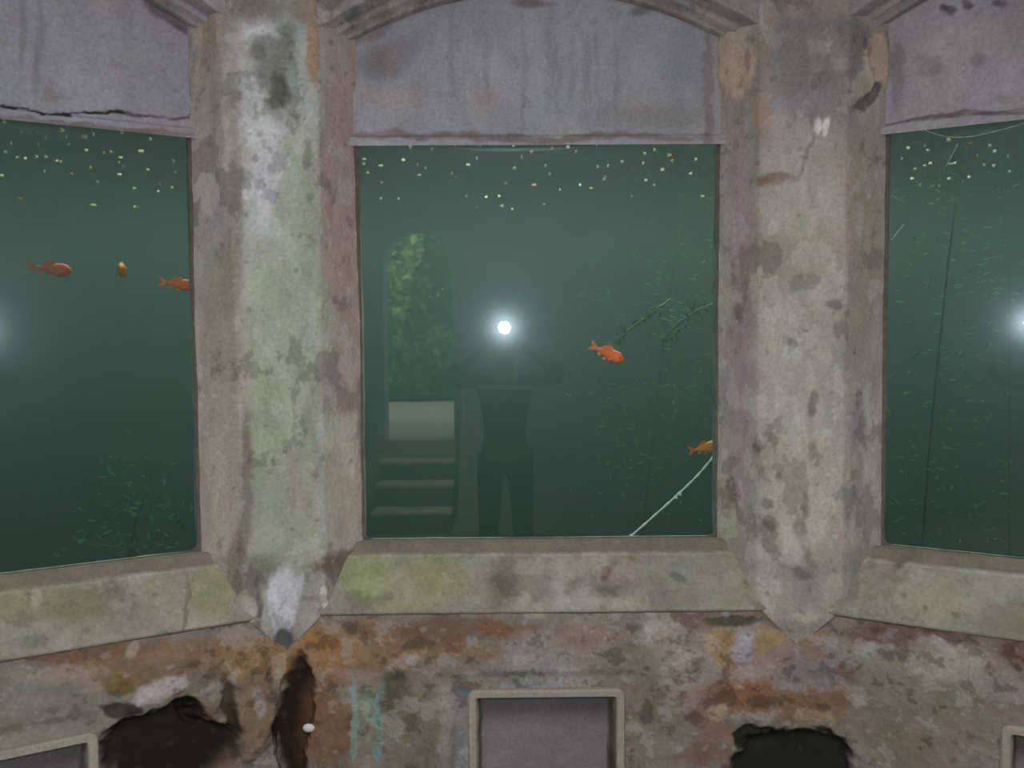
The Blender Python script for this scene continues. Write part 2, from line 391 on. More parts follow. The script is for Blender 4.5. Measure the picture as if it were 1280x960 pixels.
# --- lower wall
B('W', 380, 815, 60, 34, (150, 104, 58), .85, .7, .6, 9)
B('W', 470, 805, 90, 30, (134, 98, 62), .8, .8, .8, 10)
B('W', 400, 800, 26, 14, (154, 98, 48), .7, .8, .6)
B('W', 560, 785, 100, 14, (104, 76, 56), .8, .8, .8, 12)
B('W', 620, 785, 40, 8, (120, 72, 44), .7, .8, .9, 16)
B('W', 565, 808, 14, 12, (112, 66, 44), .7, .8, .6, 16)
B('W', 600, 818, 30, 14, (134, 96, 62), .7, .8, .8, 12)
B('W', 500, 828, 22, 9, (164, 140, 132), .8, .8, .8, 24, -20); B('W', 430, 842, 40, 5, (150, 116, 110), .7, .8, .7, 20)
B('W', 560, 838, 60, 20, (120, 108, 96), .8, .8, .5)
B('W', 675, 820, 50, 40, (140, 132, 128), .8, .7, .5, 8, 0, .004); B('W', 720, 850, 30, 16, (140, 132, 128), .7, .8, .6)
B('W', 672, 764, 14, 8, (150, 138, 120), .8, .6, .5, 16)
B('W', 735, 775, 14, 14, (148, 138, 132), .7, .7, .7, 20)
B('W', 730, 795, 50, 14, (134, 96, 84), .6, .9, .9, 18)
B('W', 850, 775, 40, 20, (104, 78, 74), .8, .9, .9, 16)
B('W', 830, 800, 36, 24, (160, 144, 132), .75, .5, 1.1, 26, 35)
B('W', 850, 845, 30, 22, (150, 130, 120), .65, .6, 1.0, 24, 60)
B('W', 790, 830, 40, 24, (114, 106, 94), .7, .9, .6)
B('W', 940, 820, 60, 34, (152, 128, 116), .85, .7, .6, 12)
B('W', 905, 805, 16, 26, (158, 120, 62), .7, .8, .8, 16); B('W', 955, 800, 16, 14, (160, 122, 66), .7, .8, .8, 16)
B('W', 928, 810, 12, 26, (152, 142, 152), .85, .6, .5, 16)
B('W', 1020, 830, 44, 30, (126, 110, 116), .75, .8, .7, 12); B('W', 1020, 795, 20, 24, (130, 92, 64), .6, .9, .8, 16)
B('W', 930, 870, 45, 24, (124, 74, 44), .85, .7, .8, 16); B('W', 1015, 880, 50, 22, (122, 82, 52), .85, .7, .8, 16)
B('W', 885, 900, 30, 40, (122, 78, 58), .75, .7, 1.0, 20)
B('W', 900, 895, 12, 12, (154, 136, 110), .8, .5, .7, 24, 40); B('W', 1010, 895, 20, 8, (150, 124, 92), .8, .5, .8, 24)
B('W', 1075, 878, 14, 7, (156, 138, 118), .9, .4, .6, 24, 15)
B('W', 1150, 792, 80, 18, (88, 62, 56), .85, .6, .8, 16)
B('W', 1160, 820, 40, 22, (156, 146, 132), .8, .5, 1.1, 24); B('W', 1200, 830, 34, 26, (148, 140, 124), .7, .5, 1.0, 22)
B('W', 1270, 815, 26, 26, (104, 62, 48), .8, .7, .9, 18); B('W', 1255, 860, 40, 20, (140, 126, 124), .7, .7, .9, 20)
B('W', 1060, 845, 16, 12, (106, 70, 58), .7, .7, .8, 20)
B('W', 1130, 860, 60, 40, (120, 110, 92), .7, .9, .6); B('W', 1190, 885, 26, 20, (110, 104, 76), .6, .9, .6)
B('W', 1120, 925, 40, 30, (108, 98, 70), .6, .9, .7)
B('W', 990, 958, 72, 44, (30, 29, 22), .97, .35, .3, 16, 0, -.05)  # arched hollow: its shade painted near black over the recess
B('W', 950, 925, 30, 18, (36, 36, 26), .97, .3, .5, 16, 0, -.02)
B('W', 918, 776, 34, 6, (62, 62, 44), .9, .6, .4, 14, -3, -.006); B('W', 880, 945, 40, 12, (118, 78, 58), .8, .6, .8, 18)
B('W', 367, 900, 22, 76, (30, 19, 12), .96, .35, .35, 14, 4, -.035)  # shadowed hollow beside the rib, shade painted into the colour
B('W', 405, 905, 34, 60, (114, 72, 38), .8, .7, .5, 12); B('W', 345, 850, 10, 14, (140, 124, 96), .8, .6, .6, 20)
B('W', 318, 880, 24, 62, (122, 96, 70), .9, .6, .4, 12, 0, .028); B('W', 322, 872, 7, 22, (152, 140, 134), .85, .6, .5, 20)  # second blob is a highlight painted on the rib
B('W', 458, 905, 17, 55, (110, 112, 90), .85, .5, .5, 14)
B('W', 441, 905, 5, 60, (116, 146, 138), .8, .5, .8, 30); B('W', 474, 905, 7, 50, (98, 136, 134), .75, .5, 1.1, 30); B('W', 460, 880, 4, 40, (118, 138, 126), .6, .5, 1.1, 30)
B('W', 494, 872, 16, 34, (60, 58, 44), .8, .8, .6, 14); B('W', 520, 910, 34, 50, (104, 100, 80), .8, .8, .6)
B('W', 556, 920, 10, 60, (136, 124, 118), .7, .8, .5, 14, 0, .006); B('W', 575, 910, 9, 60, (112, 108, 112), .6, .8, .5)
B('W', 560, 870, 20, 14, (136, 124, 116), .6, .8, .6)
B('W', 586, 865, 12, 5, (92, 126, 126), .7, .8, .8, 30); B('W', 592, 930, 7, 50, (134, 142, 142), .7, .8, .8, 26)
B('W', 820, 920, 50, 50, (118, 108, 92), .7, .9, .5)
B('W', 200, 830, 130, 24, (126, 92, 62), .85, .6, .8, 14, -6)
B('W', 300, 815, 40, 26, (132, 98, 62), .85, .8, .5)
B('W', 100, 815, 60, 12, (108, 70, 48), .8, .8, .9, 18, -6)
B('W', 90, 850, 46, 14, (148, 132, 120), .75, .5, 1.1, 26); B('W', 200, 862, 42, 12, (172, 162, 164), .9, .5, .7, 24, -12)
B('W', 30, 850, 30, 18, (136, 124, 112), .6, .6, 1.1, 26); B('W', 160, 815, 9, 10, (160, 146, 130), .7, .6, .6, 30)
B('W', 150, 857, 20, 14, (104, 80, 30), .7, .6, 1.0, 26); B('W', 60, 885, 60, 26, (118, 114, 104), .85, .8, .4)
B('W', 40, 925, 60, 14, (124, 120, 106), .8, .7, .4)
B('W', 240, 935, 60, 56, (104, 72, 48), .8, .8, .6)
B('W', 205, 935, 75, 50, (29, 23, 17), .97, .3, .35, 14, -8, -.045)  # left hollow: mould and recess shade both in this near-black
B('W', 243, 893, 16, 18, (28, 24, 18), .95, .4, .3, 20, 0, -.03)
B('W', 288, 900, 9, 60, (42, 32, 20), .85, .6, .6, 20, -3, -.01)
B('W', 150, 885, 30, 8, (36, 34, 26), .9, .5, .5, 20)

# ------------------------------------------------------------------ bays
NICHE = (-.198, .219, -1.091, -1.50)      # left, right, top, bottom (relative to the eye)
def arc_z(u): return EYE + 1.052 - u * u / 2.21
def fine(a, b, n): return np.linspace(a, b, n)

def sill(phi, name, label):
    prof = [(AG + .02, ZB), (AG - .030, ZB + .0), (AG - .040, ZB - .008), (AG - .046, ZB - .030), (AG - .056, ZB - .034)]
    n = 26
    for k in range(n + 1):
        f = k / n; prof.append((AG - .065 + (AW - .008 - AG + .065) * f, ZB - .038 - (.145) * f + .008 * math.sin(f * math.pi)))
    prof += [(AW - .010, ZB - .187), (AW - .006, ZB - .193), (AW - .000, ZB - .198), (AW + .02, ZB - .20)]
    prof = np.array(prof); nu = 340; nv = len(prof)
    uu = np.linspace(-1, 1, nu)
    U = (uu[:, None] * (prof[None, :, 0] * T15 + .004)).ravel(); Y = np.tile(prof[:, 0], nu); Z = np.tile(prof[:, 1], nu)
    P = bayP(phi, U, Y, Z); Nn = bayP(phi, 0 * U, -.5 + 0 * U, .8 + 0 * U)
    P, col = wear_and_shade(P, Nn, 'S', (116, 109, 96), .14, 6, (1, 1, 1), .004, 40 + int(phi * 10), .3)
    lip = np.tile(((np.arange(nv) >= 1) & (np.arange(nv) <= 3)), nu)[:, None]; edge = np.tile((np.arange(nv) == 5), nu)[:, None]
    nz_ = (1 + .25 * fbm(P, 20, 4, 91))[:, None]
    col = np.where(lip, s2l(np.array([(93, 85, 74)])) * KAL * nz_, col); col = np.where(edge, np.clip(col * 1.25, 0, .8), col)  # dirty lip; row at the slope start brightened as a painted highlight
    o = link(name, grid_mesh(name, P, nu, nv, M_PL, col, flip=False)); tag(o, label, 'sill', kind='structure'); return o

def lower_wall(phi, name, label, detail=True):
    uu = np.concatenate([fine(-1, 1, 420)]); zz = np.concatenate([fine(ZB - .185, EYE - 1.29, 140), fine(EYE - 1.31, 0, 50)])
    nu, nv = len(uu), len(zz)
    U = np.repeat(uu * (AW * T15 + .035), nv); Z = np.tile(zz, nu)
    Y = AW + .0 * U
    P0 = bayP(phi, U, Y, Z)
    zr = Z - EYE
    # slightly proud rusty band above, wall face set back below it
    zw = -zr + .012 * fbm(P0, 6, 3, 5); Y = Y + .009 * sm(zw, 1.005, 1.035) * (1 - .7 * sm(np.abs(U - .02), .1, .3)) - .005 * sm(zw, .88, .93)
    l, r, t, b = NICHE
    inn = (U > l) & (U < r) & (zr < t) & (zr > b)
    edge = np.minimum.reduce([U - l, r - U, t - zr, zr - b])
    P = bayP(phi, U, Y, Z)
    Nn = bayP(phi, 0 * U, -1 + 0 * U, 0 * U)
    P, col = wear_and_shade(P, Nn, 'W', (118, 108, 97), .17, 6, (1, 1, 1), .007, 60 + int(phi * 10), .35, (112, 98, 84))
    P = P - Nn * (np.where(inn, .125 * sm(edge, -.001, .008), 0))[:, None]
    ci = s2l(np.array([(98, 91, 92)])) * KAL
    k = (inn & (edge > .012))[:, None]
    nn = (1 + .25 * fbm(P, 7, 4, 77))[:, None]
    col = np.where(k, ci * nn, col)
    o = link(name, grid_mesh(name, P, nu, nv, M_PL, col)); tag(o, label, 'wall', kind='structure')
    # raised frame around the niche
    bm = bmesh.new(); fw = .030; y0, y1 = AW - .022, AW + .03
    def rr(x0, x1, z0, z1, rad):
        o_ = []
        for cx, cz, a0 in ((x1 - rad, z1 - rad, 0), (x0 + rad, z1 - rad, 90), (x0 + rad, z0 + rad, 180), (x1 - rad, z0 + rad, 270)):
            for k in range(5): aa = R(a0 + 22.5 * k); o_.append((cx + rad * math.cos(aa), cz + rad * math.sin(aa)))
        return o_
    loops = [(rr(l - .002, r + .002, EYE + b, EYE + t, .006), y1), (rr(l - .002, r + .002, EYE + b, EYE + t, .006), y0 + .005), (rr(l - .006, r + .006, EYE + b - .004, EYE + t + .004, .01), y0),
             (rr(l - fw + .006, r + fw - .004, EYE + b - fw, EYE + t + .018, .022), y0), (rr(l - fw, r + fw, EYE + b - fw, EYE + t + .024, .026), y0 + .008), (rr(l - fw, r + fw, EYE + b - fw, EYE + t + .024, .026), y1)]
    vv = [[bm.verts.new((x, y, z)) for x, z in lp] for lp, y in loops]
    for q in range(len(vv) - 1):
        for k in range(20): bm.faces.new((vv[q][k], vv[q][(k+1) % 20], vv[q+1][(k+1) % 20], vv[q+1][k]))
    bmesh.ops.recalc_face_normals(bm, faces=bm.faces[:])
    me = bpy.data.meshes.new('niche_frame'); bm.to_mesh(me); bm.free()
    me.transform(Matrix.Rotation(-phi, 4, 'Z'))
    co = np.empty(len(me.vertices) * 3); me.vertices.foreach_get('co', co); co = co.reshape(-1, 3)
    at = me.color_attributes.new('Col', 'FLOAT_COLOR', 'POINT'); cc = np.tile(s2l((122, 114, 104)) * KAL, (len(co), 1)) * (1 + .35 * fbm(co, 14, 4, 3))[:, None]
    at.data.foreach_set('color', np.hstack([cc, np.ones((len(cc), 1))]).astype(np.float32).ravel()); me.materials.append(M_PL)
    link('niche_frame', me, o)
    return o

def lunette(phi, parent, base):
    nu, nv = 300, 130
    uu = np.linspace(-.60, .60, nu); ff = np.linspace(0, 1, nv)
    U = np.repeat(uu, nv); fz = np.tile(ff, nu)
    top = arc_z(U) + .03; Z = ZT - .012 + (top - ZT + .012) * fz
    h = Z - ZT
    Y = AG - .012 - .012 * sm(-h, -.034, -.028) * 0 - .016 * (sm(-h, -.022, -.014))      # small bead along the foot
    P = bayP(phi, U, Y + 0 * U, Z); Nn = bayP(phi, 0 * U, -1 + 0 * U, 0 * U)
    P, col = wear_and_shade(P, Nn, 'L', base, .09, 5, (1, 1, .45), .004, 80 + int(phi * 10), .12, np.array(base) * .95)
    return link('lunette_panel', grid_mesh('lunette_panel', P, nu, nv, M_LU, col), parent)

def arch(phi, name, label):
    prof = [(AG - .0, 0), (AG - .04, .0), (AG - .045, .004), (AG - .047, .014), (AG - .075, .016), (AG - .08, .022), (AG - .084, .032)]
    for k in range(1, 9): prof.append((AG - .084 + (AW - AG + .084) * k / 8, .032 + .012 * k / 8))
    prof.append((AW - .002, .050))
    ns = 60; nu = 300; nv = len(prof) + ns
    uu = np.linspace(-1, 1, nu)
    Y = []; DZ = []
    for y, dz in prof: Y.append(y); DZ.append(dz)
    Yp = np.array(Y + [AW] * ns); P = []
    u2 = uu[:, None] * (Yp[None] * T15 + .004)
    za = arc_z(np.clip(u2, -.70, .70))
    Z = np.empty((nu, nv)); Z[:, :len(prof)] = za[:, :len(prof)] + np.array(DZ)
    z0 = Z[:, len(prof) - 1]
    for k in range(ns): Z[:, len(prof) + k] = z0 + (CEIL - z0) * ((k + 1) / ns)
    U = u2.ravel(); Yf = np.tile(Yp, nu); Zf = Z.ravel()
    P = bayP(phi, U, Yf, Zf); Nn = bayP(phi, 0 * U, -.8 + 0 * U, -.4 + 0 * U)
    P, col = wear_and_shade(P, Nn, 'A', (124, 113, 113), .18, 7, (1, 1, 1), .006, 20 + int(phi * 10), .35)
    o = link(name, grid_mesh(name, P, nu, nv, M_PL, col, flip=True)); tag(o, label, 'arch', kind='structure'); return o

def window(phi, n, label):
    root = empty('window_%d' % n); tag(root, label, 'window', kind='structure')
    def place(bm, nm, mat, par):
        bmesh.ops.transform(bm, matrix=Matrix.Rotation(-phi, 4, 'Z'), verts=bm.verts)
        return bm_obj(nm, bm, mat, par)
    bm = bmesh.new(); add_box(bm, (0, AG, (ZT + ZB) / 2), (2 * HW + .05, .012, ZT - ZB + .04)); place(bm, 'glass_pane', M_GLASS, root)
    # putty bead: outer rectangle, inner rounded rectangle
    bm = bmesh.new(); rad = .03; inner = []; outer = []
    x1, z0, z1 = HW - .004, ZB + .004, ZT - .004
    def corner(cx, cz, a0, r_):
        for k in range(7):
            a = R(a0 + 90 * k / 6); inner.append((cx + r_ * math.cos(a), cz + r_ * math.sin(a)))
    corner(x1 - rad, z0 + rad, 270, rad); corner(x1 - .006, z1 - .006, 0, .006); corner(-x1 + .006, z1 - .006, 90, .006); corner(-x1 + rad, z0 + rad, 180, rad)
    for (x, z) in inner:
        outer.append((math.copysign(HW + .02, x) if abs(x) > x1 - rad else x, (ZB - .012 if z < (z0 + z1) / 2 else ZT + .012)))
    outer = [(math.copysign(HW + .02, x), z) for (x, z) in outer]
    for yv in (AG - .0078,):
        a = [bm.verts.new((x, yv, z)) for x, z in inner]; b = [bm.verts.new((x, yv, z)) for x, z in outer]; c = [bm.verts.new((x, AG - .006, z)) for x, z in inner]
        m = len(a)
        for i in range(m):
            j = (i + 1) % m
            if i % 7 == 6 or True:
                try: bm.faces.new((a[i], a[j], b[j], b[i]))
                except ValueError: pass
            bm.faces.new((a[i], c[i], c[j], a[j]))
    bmesh.ops.remove_doubles(bm, verts=bm.verts, dist=1e-5)
    place(bm, 'putty_bead', M_PUTTY, root)
    return root
M_PUTTY = simple('old_putty', (92, 86, 78), .9, .25, 40)

B30 = R(30)
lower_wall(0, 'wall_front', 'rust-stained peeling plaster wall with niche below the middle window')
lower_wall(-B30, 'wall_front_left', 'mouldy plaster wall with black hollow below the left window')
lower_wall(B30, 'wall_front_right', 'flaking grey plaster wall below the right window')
A0 = arch(0, 'trim_1', 'shallow moulded plaster arch over the middle window')
A1 = arch(-B30, 'trim_2', 'shallow plaster arch over the left window')
A2 = arch(B30, 'trim_3', 'shallow plaster arch over the right window')
lunette(0, A0, (128, 126, 131)); lunette(-B30, A1, (124, 121, 128)); lunette(B30, A2, (128, 121, 125))
sill(0, 'trim_4', 'sloping mossy plaster sill under the middle window')
sill(-B30, 'trim_5', 'sloping mossy plaster sill under the left window')
sill(B30, 'trim_6', 'sloping grey plaster sill under the right window')
window(0, 1, 'middle aquarium window with the camera flash reflected in its glass')
window(-B30, 2, 'left aquarium window with three goldfish behind its glass')
window(B30, 3, 'right aquarium window with dark green water behind its glass')

# ------------------------------------------------------------------ pillars
def pillar(phi, name, label, base, left=False, fine_=True):
    rw, tw = AG * math.cos(R(15)) + HW * math.sin(R(15)), AG * math.sin(R(15)) - HW * math.cos(R(15))
    nz = 560 if fine_ else 120
    zz = np.linspace(ZB - .34, CEIL, nz); ns = 150 if fine_ else 50
    key = np.array([(rw + .05, -tw - .012), (rw, -tw), (FR, -FH), (FR, FH), (rw, tw), (rw + .05, tw + .012)])
    seg = np.linalg.norm(np.diff(key, axis=0), axis=1); cum = np.concatenate([[0], np.cumsum(seg)])
    s = np.linspace(0, cum[-1], ns)
    r0 = np.interp(s, cum, key[:, 0]); t0 = np.interp(s, cum, key[:, 1])
    # soften the two arrises
    for _ in range(2):
        r0[1:-1] = (r0[:-2] + 2 * r0[1:-1] + r0[2:]) / 4; t0[1:-1] = (t0[:-2] + 2 * t0[1:-1] + t0[2:]) / 4
    Rr = np.repeat(r0[:, None], nz, 1); Tt = np.repeat(t0[:, None], nz, 1); Z = np.repeat(zz[None], ns, 0)
    zr = Z - EYE
    if left:   # the front face of the left pillar widens to the left towards its head
        wd = sm(zr, -.1, .95) * .03; front = np.exp(-((s[:, None] - cum[2]) / .07) ** 2)
        Tt = Tt - wd * front * 1.0
        Rr = Rr + 0 * Tt
    # corbel: below the sill the shaft tapers to a blunt point and sinks into the wall
    q = sm(-zr, .79, .95); Tt = Tt * (1 - .80 * q); Rr = Rr + .03 * sm(-zr, .84, .95)
    Rr = Rr + .10 * sm(-zr, .94, .965)
    # head of the shaft: a slightly thicker plaster coat above the springing
    Rr = Rr - .007 * sm(zr, .745, .76)
    Pn = pilP(phi, Tt.ravel(), Rr.ravel(), Z.ravel())
    # outward normal from profile
    dr = np.gradient(r0); dt = np.gradient(t0); ln = np.hypot(dr, dt); nr = -dt / ln; nt_ = dr / ln
    Nn = pilP(phi, np.repeat(nt_, nz), np.repeat(nr, nz), 0 * Z.ravel())
    P, col = wear_and_shade(Pn, Nn, 'P', base, .13, 7, (1, 1, .32), .005, 7 + int(phi * 10), .3, np.array(base) * .95)
    o = link(name, grid_mesh(name, P, ns, nz, M_PL, col, flip=False))
    tag(o, label, 'pillar', 'plastered pillars between the aquarium windows'); return o
pillar(-R(15), 'plaster_pillar', 'plastered pillar with white and green streaks between left and middle windows', (130, 121, 113), True)
pillar(R(15), 'plaster_pillar', 'pinkish grey plastered pillar with cement patch between middle and right windows', (128, 118, 110))
for ph, nm in ((-R(45), 'trim_7'), (R(45), 'trim_8')):
    o = pillar(ph, nm, None, (126, 118, 108), False, False); o['kind'] = 'structure'
    for k in ('category', 'group'):
        if k in o: del o[k]

# small white fleck on the rusty wall
bm = bmesh.new(); bmesh.ops.create_icosphere(bm, subdivisions=2, radius=1); p = at_plane(386, 910, 0, AW - .004)
bmesh.ops.transform(bm, matrix=Matrix.Translation(p) @ Matrix.Diagonal((.019, .008, .014, 1)), verts=bm.verts)
M_FLECK = simple('white_lime', (215, 205, 200), .8, .1, 40)
tag(bm_obj('lime_nodule', bm, M_FLECK, None, True), 'small white lump stuck on rust-brown wall below the left pillar', 'lump')

# ------------------------------------------------------------------ rest of the room
M_BACK = simple('dim_plaster', (142, 140, 142), .95, .18, 3, .2)
M_FLOOR = simple('concrete_floor', (105, 98, 88), .9, .2, 5, .2)
def prism_wall(name, pts, z0, z1, mat, thick=.25, label=None):
    """straight wall from pts[0] to pts[1] (plan), thickness to the outside"""
    a, b = Vector((*pts[0], 0)), Vector((*pts[1], 0)); d = (b - a).normalized(); n = Vector((d.y, -d.x, 0))
    if n.dot((a + b) / 2) < 0: n = -n
    bm = bmesh.new(); mid = (a + b) / 2 + n * thick / 2
    add_box(bm, (mid.x, mid.y, (z0 + z1) / 2), ((b - a).length, thick, z1 - z0), Matrix.Rotation(math.atan2(d.y, d.x), 3, 'Z'))
    o = bm_obj(name, bm, mat); tag(o, label, 'wall', kind='structure'); return o
RC = AW / math.cos(R(15))
def cor(deg): return (RC * math.sin(R(deg)), RC * math.cos(R(deg)))
prism_wall('wall_left', (cor(-45), cor(-75)), 0, CEIL, M_BACK, label='plain plaster wall left of the left window')
prism_wall('wall_right', (cor(45), cor(75)), 0, CEIL, M_BACK, label='plain plaster wall right of the right window')
prism_wall('wall_side_left', ((-AW, cor(75)[1]), (-AW, -AW)), 0, CEIL, M_BACK, label='side wall to the left behind the camera')
prism_wall('wall_side_right', ((AW, cor(75)[1]), (AW, -AW)), 0, CEIL, M_BACK, label='side wall to the right behind the camera')
# back wall with arched doorway
DL, DR, DTH, DTOP = -1.27, -.60, .71, 2.74
bm = bmesh.new(); TH = .32; yb = -AW
def slab(x0, x1, z0a, z0b, z1):
    v = [bm.verts.new(c) for c in ((x0, yb, z0a), (x1, yb, z0b), (x1, yb, z1), (x0, yb, z1), (x0, yb - TH, z0a), (x1, yb - TH, z0b), (x1, yb - TH, z1), (x0, yb - TH, z1))]
    for f in ((0,1,2,3),(7,6,5,4),(0,4,5,1),(1,5,6,2),(2,6,7,3),(3,7,4,0)): bm.faces.new([v[i] for i in f])
slab(-AW - .3, DL, 0, 0, CEIL); slab(DR, AW + .3, 0, 0, CEIL); slab(DL, DR, 0, 0, DTH) if False else None
xs = np.linspace(DL, DR, 15); mid = (DL + DR) / 2
za = [DTOP - .30 * (abs(x - mid) / (mid - DL)) ** 2.6 for x in xs]
for i in range(14): slab(xs[i], xs[i+1], za[i], za[i+1], CEIL)
for i in range(1): slab(DL, DR, 0, 0, DTH - .01)
tag(bm_obj('wall_back', bm, M_BACK), 'back wall with arched doorway seen mirrored in the middle window', 'wall', kind='structure')
bm = bmesh.new(); add_box(bm, (0, 0, -.06), (6.6, 6.6, .12)); tag(bm_obj('floor', bm, M_FLOOR), 'concrete floor of the viewing room', 'floor', kind='structure')
# unseen ceiling; its round opening is added to let fill light in
bm = bmesh.new(); n = 48; ri, cy = 1.1, -.5
inn = []; out = []
for k in range(n):
    a = 2 * math.pi * k / n; c, s = math.cos(a), math.sin(a); q = 3.6 / max(abs(c), abs(s))
    inn.append((ri * c, cy + ri * s)); out.append((q * c, q * s))
for z in (CEIL, CEIL + .15):
    vi = [bm.verts.new((*p, z)) for p in inn]; vo = [bm.verts.new((*p, z)) for p in out]
    for k in range(n): bm.faces.new((vi[k], vi[(k+1) % n], vo[(k+1) % n], vo[k]))
    if z == CEIL: v0, o0 = vi, vo
for k in range(n):
    bm.faces.new((v0[k], v0[(k+1) % n], vi[(k+1) % n], vi[k])); bm.faces.new((o0[k], o0[(k+1) % n], vo[(k+1) % n], vo[k]))
tag(bm_obj('ceiling', bm, M_BACK), 'plaster ceiling with a round opening added for fill light', 'ceiling', kind='structure')
ROOF_FILL.location = (0, cy, CEIL + .05); ROOF_FILL.data.size = ri * 2 * .95

# steps up to the doorway
M_STEP = simple('daylit_step_stone', (158, 150, 136), .9, .15, 8, .2); M_RISER = simple('shaded_riser', (74, 70, 60), .95, .2, 8)  # daylight on treads and shade on risers put into these colours
st = empty('door_steps', (mid, -AW, 0)); tag(st, 'short flight of steps with daylight-toned treads below the doorway, mirrored in the middle window', 'steps')
for k, z in enumerate((.556, .384, .19)):
    y0 = .0 + .30 * k; bm = bmesh.new(); add_box(bm, (0, y0 + .15, (z - .03) / 2), (DR - DL + .02, .30, z - .03)); bm_obj('riser', bm, M_RISER, st)
    bm = bmesh.new(); add_box(bm, (0, y0 + .152, z - .015), (DR - DL + .03, .305, .03), bev=.005); bm_obj('tread', bm, M_STEP, st)
bm = bmesh.new(); add_box(bm, (mid, -AW - TH / 2, DTH - .01), (DR - DL, TH, .04)); bmesh.ops.translate(bm, vec=(0, 0, .0), verts=bm.verts)
tag(bm_obj('door_sill', bm, M_STEP), 'pale stone threshold of the mirrored doorway', 'threshold', kind='structure')
# handrail beside the doorway
M_RAIL = simple('pale_painted_wood', (150, 150, 138), .7, .1, 10)
hr = empty('handrail', (DR + .085, -AW + .12, 0)); tag(hr, 'pale handrail post beside the mirrored doorway steps', 'handrail')
bm = bmesh.new(); add_box(bm, (0, 0, .68), (.05, .05, 1.36), Matrix.Rotation(R(2), 3, 'Y'), .004); bm_obj('post', bm, M_RAIL, hr)
bm = bmesh.new(); add_box(bm, (-.06, 0, 1.37), (.18, .05, .04), bev=.004); bm_obj('rail', bm, M_RAIL, hr)

# ------------------------------------------------------------------ outside
M_GROUND = simple('pale_path', (176, 166, 148), .95, .12, 4, .2); M_SOIL = simple('dark_soil', (70, 66, 50), .95, .3, 4)
bm = bmesh.new(); add_box(bm, (-1, -AW - TH - 2.6, DTH - .06), (12, 5.2, .12)); tag(bm_obj('path', bm, M_GROUND), 'pale path outside the doorway, mirrored in the middle window', 'path', kind='structure')
bm = bmesh.new(); add_box(bm, (-1, -AW - TH - 5.2 - 6, DTH - .08), (24, 12, .12)); tag(bm_obj('garden_ground', bm, M_SOIL), 'dark garden soil beyond the path', 'ground', kind='structure')
M_LEAF = simple('sunlit_leaf', (175, 200, 105), .6, .5, 2.5); M_LEAF2 = simple('dark_leaf', (96, 128, 70), .6, .4, 2.5); M_BARK = simple('bark', (84, 74, 60), .95, .3, 10, .4)  # lighter leaf colour carries the sunlight in its albedo
def leaf_cloud(name, c, rad, n, size, mat, parent, seed):
    rnd = np.random.RandomState(seed); V = []; Fc = []
    d = rnd.normal(size=(n, 3)); d /= np.linalg.norm(d, axis=1)[:, None]
    cl = rnd.normal(size=(30, 3)); cl /= np.linalg.norm(cl, axis=1)[:, None]
    pos = cl[rnd.randint(0, 30, n)] * .72 + d * (.36 * rnd.rand(n, 1) ** .5)
    pos = pos * np.array(rad) + np.array(c)
    a = rnd.normal(size=(n, 3)); a /= np.linalg.norm(a, axis=1)[:, None]; b = np.cross(a, rnd.normal(size=(n, 3))); b /= np.linalg.norm(b, axis=1)[:, None]
    s = size * (.6 + .8 * rnd.rand(n, 1))
    V = np.stack([pos - a * s, pos + b * s * .45, pos + a * s, pos - b * s * .45], 1).reshape(-1, 3)
    me = bpy.data.meshes.new(name); me.from_pydata(V.tolist(), [], [(4*i, 4*i+1, 4*i+2, 4*i+3) for i in range(n)]); me.materials.append(mat)
    return link(name, me, parent)
def tree(loc, h, rad, mat, label, name, seed, n=7000, size=.11, low=False):
    t = empty(name, loc); tag(t, label, 'tree' if not low else 'shrub', 'trees beyond the doorway')
    bm = bmesh.new(); add_tube(bm, [(0, 0, -.05), (.05, .03, h * .4), (0, .05, h * .8)], [.10, .08, .04] if not low else [.03, .025, .02]); bm_obj('trunk', bm, M_BARK, t, True)
    f = leaf_cloud('foliage', (0, 0, h), rad, n, size, mat, t, seed); f['kind'] = 'stuff'; return t
g0 = DTH - .02
tree((-2.6, -9.0, g0), 2.6, (1.1, .8, 2.0), M_LEAF, 'sunlit leafy tree left beyond the mirrored doorway', 'leafy_tree', 1)
tree((-1.7, -11.0, g0), 1.8, (1.15, .8, 1.45), M_LEAF2, 'dark leafy tree straight beyond the mirrored doorway', 'leafy_tree', 2)
tree((-1.35, -8.6, g0), .55, (.9, .45, .62), M_LEAF2, 'low dark shrub along the path beyond the mirrored doorway', 'leafy_shrub', 3, 3000, .07, low=True)
tree((.55, -9.0, g0), 1.5, (.9, .7, 1.5), M_LEAF, 'bright shrub at the right of the mirrored doorway view', 'leafy_shrub', 4, 5000, low=True)
tree((-4.4, -12.6, g0), 3.0, (2.4, .8, 3.0), M_LEAF2, 'tall dark tree at the back of the garden', 'leafy_tree', 5)

# ------------------------------------------------------------------ pond
def ring_poly(r_in_ap, r_out, half=45):
    a = []
    for d in (-45, -15, 15, 45): a.append((r_in_ap / math.cos(R(15)) * math.sin(R(d)), r_in_ap / math.cos(R(15)) * math.cos(R(d))))
    b = [(r_out * math.sin(R(d)), r_out * math.cos(R(d))) for d in (45, 30, 15, 0, -15, -30, -45)]
    return a + b
PB = EYE - 1.55
def extrude(name, poly, z0, z1, mat, **k):
    bm = bmesh.new(); lo = [bm.verts.new((*p, z0)) for p in poly]; hi = [bm.verts.new((*p, z1)) for p in poly]; n = len(poly)
    bm.faces.new(lo); bm.faces.new(hi)
    for i in range(n): bm.faces.new((lo[i], lo[(i+1) % n], hi[(i+1) % n], hi[i]))
    return bm_obj(name, bm, mat)
wv = extrude('pond_water', ring_poly(AG + .012, 7.2), PB, ZS, M_VOL); tag(wv, 'murky green pond water behind the aquarium windows', 'water', kind='stuff')
